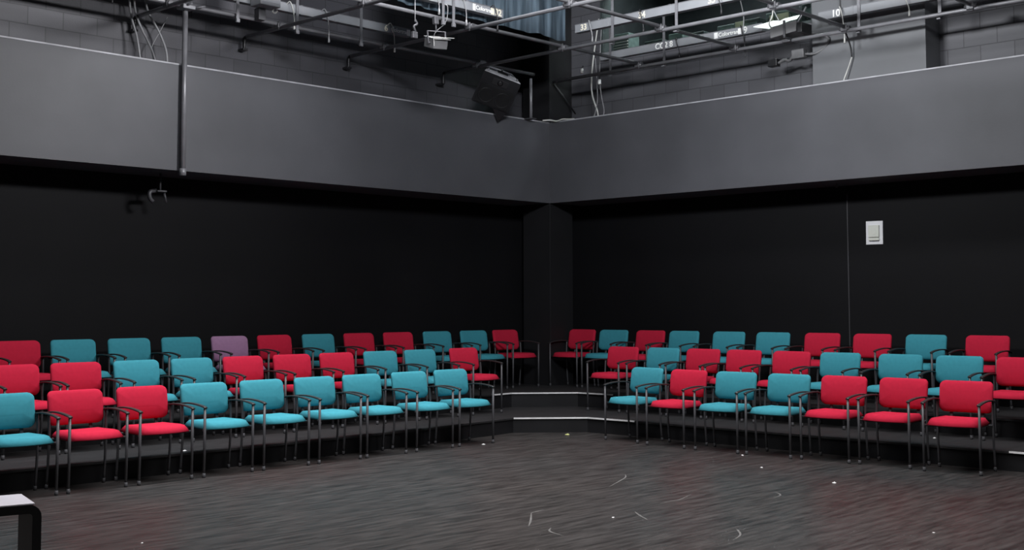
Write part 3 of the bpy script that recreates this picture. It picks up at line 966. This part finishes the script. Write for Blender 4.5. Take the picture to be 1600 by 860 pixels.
# ------------------------------------------------------------------ box floodlight on the right wall pipe
fl = empty('floodlight', (4.08, -0.02, 5.12)); tag(fl, 'large box floodlight with glowing white top on right wall pipe', 'floodlight')
fl.rotation_euler = (0, 0, math.radians(0))
bm = B()
q = [(-0.08, -0.15, -0.10), (0.30, -0.15, -0.06), (0.30, -0.15, 0.075), (-0.08, -0.15, 0.045)]
q2 = [(x, 0.12, z + 0.0) for x, y, z in q]
a_ = [bm.verts.new(x) for x in q]; c_ = [bm.verts.new(x) for x in q2]
bm.faces.new(a_); bm.faces.new(list(reversed(c_)))
for i in range(4):
    bm.faces.new((a_[i], c_[i], c_[(i + 1) % 4], a_[(i + 1) % 4]))
bmesh.ops.bevel(bm, geom=bm.edges[:], offset=0.006, segments=1, affect='EDGES')
obj('housing', bm, 'lamp_grey', fl)
bm = B(); box(bm, (0.30, -0.13, -0.08), (0.37, 0.12, 0.05), 0.006); obj('rear_cap', bm, 'black_metal', fl, 'black rear cap')
bm = B()
q = [(-0.36, -0.10, 0.10), (-0.08, -0.17, 0.02), (0.02, 0.15, 0.16), (-0.22, 0.16, 0.20)]
lo = [bm.verts.new(x) for x in q]; hi = [bm.verts.new((x, y - 0.004, z + 0.008)) for x, y, z in q]
bm.faces.new(hi); bm.faces.new(list(reversed(lo)))
for i in range(4):
    bm.faces.new((lo[i], lo[(i + 1) % 4], hi[(i + 1) % 4], hi[i]))
q = [(-0.05, -0.14, 0.07), (0.31, -0.14, 0.09), (0.20, 0.12, 0.20), (-0.02, 0.12, 0.19)]
lo = [bm.verts.new(x) for x in q]; hi = [bm.verts.new((x, y - 0.004, z + 0.008)) for x, y, z in q]
bm.faces.new(hi); bm.faces.new(list(reversed(lo)))
for i in range(4):
    bm.faces.new((lo[i], lo[(i + 1) % 4], hi[(i + 1) % 4], hi[i]))
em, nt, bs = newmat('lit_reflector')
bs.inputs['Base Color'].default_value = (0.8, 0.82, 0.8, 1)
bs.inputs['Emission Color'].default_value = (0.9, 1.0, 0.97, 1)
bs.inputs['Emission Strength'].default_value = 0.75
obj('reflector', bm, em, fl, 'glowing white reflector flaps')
bm = B(); box(bm, (0.12, -0.165, -0.12), (0.15, -0.152, 0.10)); box(bm, (0.12, -0.165, -0.125), (0.15, 0.14, -0.112)); obj('yoke', bm, 'clamp', fl)
bm = B(); tube(bm, [(0.30, -0.10, 0.06), (0.36, -0.05, 0.20), (0.36, 0.0, 0.26)], 0.010, 8); obj('safety_arm', bm, 'galv', fl)
bm = B(); box(bm, (0.02, -0.04, -0.155), (0.14, 0.07, -0.112), 0.008); obj('pipe_clamp', bm, 'clamp', fl)
bm = B(); tube(bm, spline([(-0.05, -0.13, 0.02), (-0.06, -0.20, 0.08), (-0.02, -0.18, 0.20), (-0.06, -0.10, 0.42), (-0.02, 0.0, 0.7)], 6), 0.008, 8); obj('power_cable', bm, 'cable_white', fl)

# connector boxes and looped cable clipped to the wall below the floodlight
cb = empty('cable_connector', (4.0, 0.05, 4.88)); tag(cb, 'looped cable with two plug boxes hanging below the box floodlight', 'connector')
bm = B(); box(bm, (4.06, 0.24, 4.80), (4.24, 0.34, 4.92), 0.01); sub(cb, 'plug_box', bm, 'lamp_grey')
bm = B(); box(bm, (3.66, 0.30, 4.76), (3.80, 0.40, 4.86), 0.01); sub(cb, 'plug_box', bm, 'black_metal')
bm = B(); tube(bm, spline([(4.24, 0.29, 4.85), (4.36, 0.34, 4.85), (4.50, 0.36, 4.92), (4.56, 0.30, 5.02), (4.40, 0.25, 5.08), (4.15, 0.22, 5.10)], 8), 0.016, 8)
tube(bm, [(4.15, 0.22, 5.10), (4.05, 0.10, 5.06), (4.02, 0.02, 5.03)], 0.014, 8)
sub(cb, 'cable_loop', bm, 'lamp_grey')
bm = B(); tube(bm, spline([(4.06, 0.29, 4.85), (3.99, 0.31, 4.80), (3.90, 0.34, 4.83), (3.80, 0.35, 4.80)], 6), 0.020, 8); sub(cb, 'cable_link', bm, 'lamp_grey')

# ------------------------------------------------------------------ grey junction box on the left bulkhead pipe
jb = empty('junction_box', (0.16, -5.33, 5.17)); tag(jb, 'pale grey junction box at top left hanging over the left bulkhead pipe', 'box')
bm = B(); box(bm, (0.15, -5.49, 5.165), (0.36, -5.20, 5.62), 0.006); sub(jb, 'case', bm, 'raceway')
bm = B(); box(bm, (0.36, -5.46, 5.20), (0.366, -5.23, 5.58), 0.002); sub(jb, 'cover', bm, 'raceway')
bm = B(); tube(bm, spline([(0.25, -5.22, 5.17), (0.25, -5.24, 5.13), (0.25, -5.20, 5.12), (0.25, -5.17, 5.15)], 5), 0.009, 8); sub(jb, 'cable_gland', bm, 'cable_white')
bm = B(); box(bm, (0.10, -5.40, GZ + 0.03), (0.2, -5.30, 5.166), 0.006); sub(jb, 'pipe_clamp', bm, 'clamp')

# ------------------------------------------------------------------ loose cables
def cable(label, pts, r, m_, name='cable', group=None):
    bm = B(); tube(bm, spline(pts, 7), r, 8)
    o = obj(name, bm, m_)
    return tag(o, label, 'cable', group)


cx = RX + 0.16
cable('leftmost grey cable dropping down the block wall onto the left bulkhead', [(cx, -6.70, 5.75), (cx, -6.66, 5.2), (cx, -6.63, 4.97), (cx + 0.05, -6.58, 4.72), (cx + 0.1, -6.55, ZB1 + 0.02)], 0.013, 'cable_grey')
cable('second grey cable dropping beside the leftmost onto the left bulkhead', [(cx + 0.02, -6.64, 5.75), (cx + 0.02, -6.61, 5.2), (cx + 0.02, -6.56, 4.95), (cx + 0.1, -6.42, 4.6), (cx + 0.15, -6.37, ZB1 + 0.02)], 0.013, 'cable_grey')
cable('dark cable curving down the block wall just left of the drop pipe', [(cx, -6.48, 5.75), (cx, -6.46, 5.3), (cx, -6.42, 5.08), (cx, -6.27, 4.85), (cx + 0.05, -6.2, 4.62), (cx + 0.1, -6.21, ZB1 + 0.02)], 0.013, 'cable_grey')
cable('thin grey wire looping between the left wall cables', [(cx, -6.16, 5.05), (cx, -6.26, 4.85), (cx, -6.36, 4.65), (cx + 0.04, -6.35, 4.5), (cx + 0.08, -6.31, ZB1 + 0.015)], 0.005, 'cable_grey')
cable('thin wire with a pale end hanging at top left', [(cx, -6.86, 5.7), (cx, -6.86, 5.3), (cx, -6.87, 5.1)], 0.006, 'cable_grey')
cable('white cable lying over the bulkhead corner', [(0.03, -0.19, ZB1 + 0.022), (0.10, -0.10, ZB1 + 0.030), (0.18, -0.035, ZB1 + 0.014), (0.27, -0.015, ZB1 + 0.034), (0.36, 0.02, ZB1 + 0.03), (0.47, 0.03, ZB1 + 0.022)], 0.011, 'cable_white')
cable('white cable hanging from the grid onto the right bulkhead near corner', [(0.74, 0.30, 5.9), (0.66, 0.28, 5.4), (0.63, 0.25, 5.0), (0.62, 0.28, 4.75), (0.70, 0.30, 4.50), (0.78, 0.22, ZB1 + 0.02)], 0.012, 'cable_white')
cable('thin grey cable right of the white cable near the corner', [(0.80, 0.30, 5.9), (0.78, 0.28, 5.4), (0.79, 0.25, 5.0), (0.80, 0.28, 4.7), (0.83, 0.30, 4.5), (0.84, 0.25, ZB1 + 0.016)], 0.007, 'cable_grey')
cable('short frayed grey cable between the two cables near the corner', [(0.70, 0.26, 5.3), (0.73, 0.25, 5.0), (0.72, 0.28, 4.7), (0.68, 0.28, 4.5), (0.66, 0.24, ZB1 + 0.016)], 0.007, 'cable_grey')
cable('black cord hanging beside the raceway numbered 10', [(4.89, 0.06, 5.7), (4.885, 0.05, 5.30), (4.885, 0.15, 5.05), (4.89, 0.28, 4.85), (4.89, 0.31, 4.72)], 0.010, 'cable_black')
cable('white cord slanting down from the black cord to the right bulkhead', [(4.89, 0.31, 4.72), (4.85, 0.30, 4.60), (4.80, 0.28, 4.46), (4.78, 0.26, ZB1 + 0.02)], 0.009, 'cable_white')
cable('thin black cord with plug hanging below the number 9', [(3.47, 0.06, 5.19), (3.47, 0.05, 5.0), (3.47, 0.06, 4.88)], 0.006, 'cable_black')
cable('pale rope falling past the booth window onto the box floodlight', [(4.20, -0.9, 6.2), (4.02, -0.45, 5.75), (3.98, -0.05, 5.42), (4.03, 0.02, 5.26)], 0.007, 'cable_grey')
cable('pale rope crossing the raceway numbered 9', [(3.98, -1.2, 6.1), (3.70, -0.5, 5.75), (3.52, -0.05, 5.45), (3.47, 0.02, 5.22)], 0.007, 'cable_grey')
# plug ends near the corner on the wall pipe
for px, lab in ((0.58, 'small white plug on the left end of the wall pipe near the corner'), (0.92, 'small white plug hanging under the wall pipe near the corner')):
    dz = 0.11 if px < 0.7 else -0.10
    pg = empty('cable_plug', (px, 0.10, GZ + dz)); tag(pg, lab, 'plug')
    bm = B(); tube(bm, [(px, 0.09, GZ + dz - 0.035), (px, 0.09, GZ + dz + 0.035)], [0.026, 0.022], 8); sub(pg, 'plug_body', bm, 'white')
    bm = B(); tube(bm, [(px, 0.09, GZ + dz + 0.03), (px + 0.01, 0.10, GZ + dz + (0.12 if dz < 0 else 0.08))], 0.009, 6); sub(pg, 'cord', bm, 'cable_black')

# ------------------------------------------------------------------ things under the left and right bulkheads
hk = empty('hanging_clamp', (-0.4, -6.33, 2.83)); tag(hk, 'black lamp clamp hanging under the left bulkhead near the drop pipe', 'clamp')
bm = B(); tube(bm, [(-0.4, -6.33, ZB0 - 0.001), (-0.4, -6.33, 2.93)], 0.013, 8); sub(hk, 'stem', bm, 'frame')
bm = B()
box(bm, (-0.45, -6.39, 2.915), (-0.35, -6.27, 2.935), 0.004)
tube(bm, spline([(-0.4, -6.38, 2.93), (-0.4, -6.46, 2.91), (-0.4, -6.46, 2.84), (-0.4, -6.42, 2.80)], 5), 0.025, 8)
tube(bm, [(-0.4, -6.28, 2.92), (-0.4, -6.25, 2.80)], 0.014, 8)
sub(hk, 'jaw', bm, 'frame')
hk = empty('ceiling_hook', (4.59, 0.4, 3.09)); tag(hk, 'tiny hook under the right bulkhead above the seam strip', 'hook')
bm = B(); tube(bm, [(4.59, 0.4, ZB0 - 0.0005), (4.59, 0.4, 3.125)], 0.008, 6)
tube(bm, [(4.59 + 0.02 * math.sin(a * 0.5), 0.4, 3.107 + 0.02 * math.cos(a * 0.5)) for a in range(11)], 0.006, 6)
sub(hk, 'eye', bm, 'frame')
# wall plate (intercom) on the right wall
pl = empty('wall_intercom', (4.925, RY, 2.5)); tag(pl, 'white wall intercom plate on the black right wall', 'intercom')
rot = Matrix.Translation((4.925, RY, 2.503)) @ Matrix.Rotation(math.radians(0.5), 4, 'Y')
bm = B(); box(bm, (-0.116, -0.016, -0.150), (0.116, 0, 0.150), 0.004); bm.transform(rot); sub(pl, 'plate', bm, 'plate')
bm = B(); box(bm, (-0.072, -0.045, -0.058), (0.074, -0.016, 0.095), 0.006); tube(bm, [(0.0, -0.044, 0.02), (0.0, -0.048, 0.02)], 0.045, 20); bm.transform(rot); sub(pl, 'speaker_cover', bm, 'plate_inner', 'cream raised cover')
bm = B(); box(bm, (-0.072, -0.036, -0.100), (0.074, -0.016, -0.066), 0.004); bm.transform(rot); sub(pl, 'button_bar', bm, 'plate_inner')
bm = B(); box(bm, (-0.065, -0.030, -0.108), (0.068, -0.016, -0.101), 0.001); bm.transform(rot); sub(pl, 'slot', bm, 'plate_dark')

# ------------------------------------------------------------------ equipment standing in the control booth
bm = B(); box(bm, (WX0 - 0.25, RY + 0.22, 5.34), (WX1 + 0.25, RY + 1.0, 5.42)); o = obj('booth_counter', bm, 'booth'); tag(o, 'dark counter behind the control booth window', 'counter')
GEAR = [(0.58, 0.30, 0.40, 'gear', 'slatted', 'slatted green grey vent unit at left end of booth window'),
        (1.20, 0.34, 0.20, 'gear_dark', 'box', 'low dark equipment case second from left in booth window'),
        (1.62, 0.26, 0.24, 'gear', 'box', 'green grey equipment case above the lettering in booth window'),
        (2.02, 0.22, 0.20, 'gear_dark', 'box', 'small dark case right of the green case in booth window'),
        (2.52, 0.30, 0.22, 'gear', 'box', 'green grey case in the middle of booth window'),
        (2.95, 0.28, 0.24, 'gear_dark', 'box', 'dark case left of the cream sheets in booth window'),
        (3.42, 0.46, 0.27, 'gear', 'reel', 'long green grey console behind the number 9 in booth window'),
        (3.88, 0.24, 0.30, 'gear_dark', 'box', 'dark case at right end of booth window')]
for gx, gw, gh, gm, kind, lab in GEAR:
    z0 = 5.4205
    g = empty('equipment_case', (gx, RY + 0.40, z0)); tag(g, lab, 'equipment', 'equipment in the control booth window')
    bm = B(); box(bm, (gx - gw / 2, RY + 0.28, z0), (gx + gw / 2, RY + 0.55, z0 + gh), 0.012); sub(g, 'case', bm, gm)
    bm = B()
    if kind == 'slatted':
        for k in range(7):
            box(bm, (gx - gw / 2 + 0.01, RY + 0.262, z0 + 0.08 + k * 0.044), (gx + gw / 2 - 0.01, RY + 0.279, z0 + 0.096 + k * 0.044))
        sub(g, 'vent_slats', bm, 'cable_white')
    elif kind == 'reel':
        for k in range(3):
            cxx = gx - 0.14 + k * 0.14
            tube(bm, [(cxx + 0.05 * math.cos(a * PI / 8), RY + 0.272, z0 + 0.17 + 0.05 * math.sin(a * PI / 8)) for a in range(17)], 0.006, 6)
        sub(g, 'dial', bm, 'gear_dark')
    else:
        box(bm, (gx - gw * 0.35, RY + 0.268, z0 + gh * 0.45), (gx + gw * 0.35, RY + 0.279, z0 + gh * 0.75), 0.003)
        for k in range(4):
            tube(bm, [(gx - gw * 0.3 + k * gw * 0.2, RY + 0.279, z0 + gh * 0.3), (gx - gw * 0.3 + k * gw * 0.2, RY + 0.262, z0 + gh * 0.3)], 0.010, 8)
        sub(g, 'front_panel', bm, 'gear')
for sx, swd, lab in ((2.78, 0.14, 'cream sheet propped in booth window above the lettering by number 9'), (3.31, 0.06, 'narrow cream card in booth window right of number 9'), (3.49, 0.19, 'cream sheet in booth window next to the box floodlight')):
    bm = B(); box(bm, (sx - swd / 2, RY + 0.235, 5.55), (sx + swd / 2, RY + 0.239, 5.64)); bm.transform(Matrix.Identity(4))
    box(bm, (sx - 0.02, RY + 0.239, 5.421), (sx + 0.02, RY + 0.243, 5.56))
    o = obj('paper_sheet', bm, 'paper'); tag(o, lab, 'paper', 'cream sheets in the control booth window')

# ------------------------------------------------------------------ white topped black bench at bottom left
bd = Vector((0.238, 0.971, 0)).normalized()      # along the bench
be = Vector((bd.y, -bd.x, 0))                    # towards the room
bo = Vector((5.067, -10.363, 0))
bn = empty('bench', tuple(bo + be * 0.2 - bd * 0.6)); tag(bn, 'black bench with a white top, cut by the bottom left corner', 'bench')
bmx = Matrix.Identity(4)
for i in range(3):
    bmx[i][0], bmx[i][1], bmx[i][2] = bd[i], be[i], (0, 0, 1)[i]
bmx.translation = bo
# black panel bent down at both ends with a rounded corner
Lb, Wb, Hb, tk, rr = 1.5, 0.415, 0.445, 0.05, 0.07
prof_o, prof_i = [], []
def arc(cx_, cz_, rad, a0, a1, n=6):
    return [(cx_ + rad * math.cos(math.radians(a0 + (a1 - a0) * k / n)), cz_ + rad * math.sin(math.radians(a0 + (a1 - a0) * k / n))) for k in range(n + 1)]
x_end = 0.035
prof_o = [(x_end, 0.0)] + arc(x_end - rr, Hb - rr, rr, 0, 90) + arc(-Lb + rr, Hb - rr, rr, 90, 180) + [(-Lb, 0.0)]
prof_i = [(x_end - tk, 0.0)] + arc(x_end - rr, Hb - rr, rr - tk, 0, 90) + arc(-Lb + rr, Hb - rr, rr - tk, 90, 180) + [(-Lb + tk, 0.0)]
bm = B()
n = len(prof_o)
V = {}
for side, yv in ((0, 0.0), (1, Wb)):
    V[side] = ([bm.verts.new((x, yv, z)) for x, z in prof_o], [bm.verts.new((x, yv, z)) for x, z in prof_i])
for i in range(n - 1):
    bm.faces.new((V[0][0][i], V[0][0][i + 1], V[1][0][i + 1], V[1][0][i]))
    bm.faces.new((V[0][1][i], V[1][1][i], V[1][1][i + 1], V[0][1][i + 1]))
    for s in (0, 1):
        bm.faces.new((V[s][0][i], V[s][1][i], V[s][1][i + 1], V[s][0][i + 1]))
for i in (0, n - 1):
    bm.faces.new((V[0][0][i], V[1][0][i], V[1][1][i], V[0][1][i]))
bm.transform(bmx); sub(bn, 'bent_frame', bm, 'bench_black')
bm = B(); box(bm, (-Lb + 0.06, 0.006, Hb - 0.002), (-0.002, Wb - 0.006, Hb + 0.010), 0.004); bm.transform(bmx); sub(bn, 'seat_top', bm, 'bench_top', 'white bench top')

# ------------------------------------------------------------------ scraps on the floor
def scrap(label, x, y, z, s, m_, seed, name='paper_scrap'):
    rnd = random.Random(seed)
    bm = B()
    k = 6
    vs_ = [bm.verts.new((x + s * rnd.uniform(.6, 1.1) * math.cos(2 * PI * i / k), y + s * rnd.uniform(.6, 1.1) * math.sin(2 * PI * i / k), z + 0.001)) for i in range(k)]
    c1 = bm.verts.new((x + s * 0.2, y, z + s * 0.45))
    bm.faces.new(list(reversed(vs_)))
    for i in range(k):
        bm.faces.new((vs_[i], vs_[(i + 1) % k], c1))
    o = obj(name, bm, m_)
    return tag(o, label, 'scrap', 'scraps on the floor')


scrap('white paper crumb on the floor by the right bank near middle front legs', 5.121, -2.652, 0, 0.020, 'scrap', 1)
scrap('white paper crumb on the floor out from the right bank front row', 5.795, -3.344, 0, 0.016, 'scrap', 2)
scrap('largest white paper crumb alone on the right side of the floor', 6.826, -3.792, 0, 0.026, 'scrap', 3)
scrap('yellow green scrap on the floor below the corner step', 2.41, -2.36, 0, 0.040, 'scrap_green', 4, 'tape_scrap')
scrap('flat pale scrap by the last front chair of the left bank', 2.394, -3.797, 0, 0.026, 'scrap', 5)
scrap('tiny white crumb at the bottom centre of the floor', 6.515, -6.509, 0, 0.013, 'scrap', 6)
scrap('tiny white crumb at the bottom left of the floor', 4.84, -9.43, 0, 0.012, 'scrap', 7)
scrap('tiny white crumb at the bottom right of the floor', 8.527, -5.465, 0, 0.011, 'scrap', 8)
scrap('white crumb on the left platform deck edge behind the front row', 1.819, -7.30, T1, 0.026, 'scrap', 9)
scrap('white crumb on the right platform deck behind the front row', 6.621, -1.327, T1, 0.020, 'scrap', 10)

# pale scuffs on the stage floor (marks on the floor itself)
SC = [[(6.308, -7.21), (6.15, -7.02), (5.934, -6.783)], [(5.934, -6.783), (5.92, -6.70), (5.907, -6.609)],
      [(5.512, -5.332), (5.36, -5.0), (5.25, -4.78), (5.133, -4.636)], [(6.381, -5.747), (6.37, -5.6), (6.378, -5.485), (6.288, -5.2)],
      [(6.476, -6.197), (6.60, -6.30), (6.77, -6.419)], [(6.459, -7.138), (6.55, -7.25), (6.73, -7.313)],
      [(7.668, -6.652), (7.60, -6.46), (7.50, -6.33), (7.447, -6.279)], [(6.9, -4.9), (6.85, -4.72), (6.72, -4.6)]]
flo = bpy.data.objects['floor']
for s_ in SC:
    bm = B()
    pts = spline([(x, y, 0.0) for x, y in s_], 6)
    nn_ = len(pts)
    L_, R_ = [], []
    for i, q in enumerate(pts):
        t_ = (pts[min(i + 1, nn_ - 1)] - pts[max(i - 1, 0)]).normalized()
        sd = Vector((-t_.y, t_.x, 0)) * (0.006 * math.sin(PI * (i + 0.5) / nn_) + 0.0015)
        L_.append(bm.verts.new(q + sd + Vector((0, 0, 0.0008)))); R_.append(bm.verts.new(q - sd + Vector((0, 0, 0.0008))))
    for i in range(nn_ - 1):
        bm.faces.new((L_[i], R_[i], R_[i + 1], L_[i + 1]))
    obj('scuff_mark', bm, 'scuff', flo)
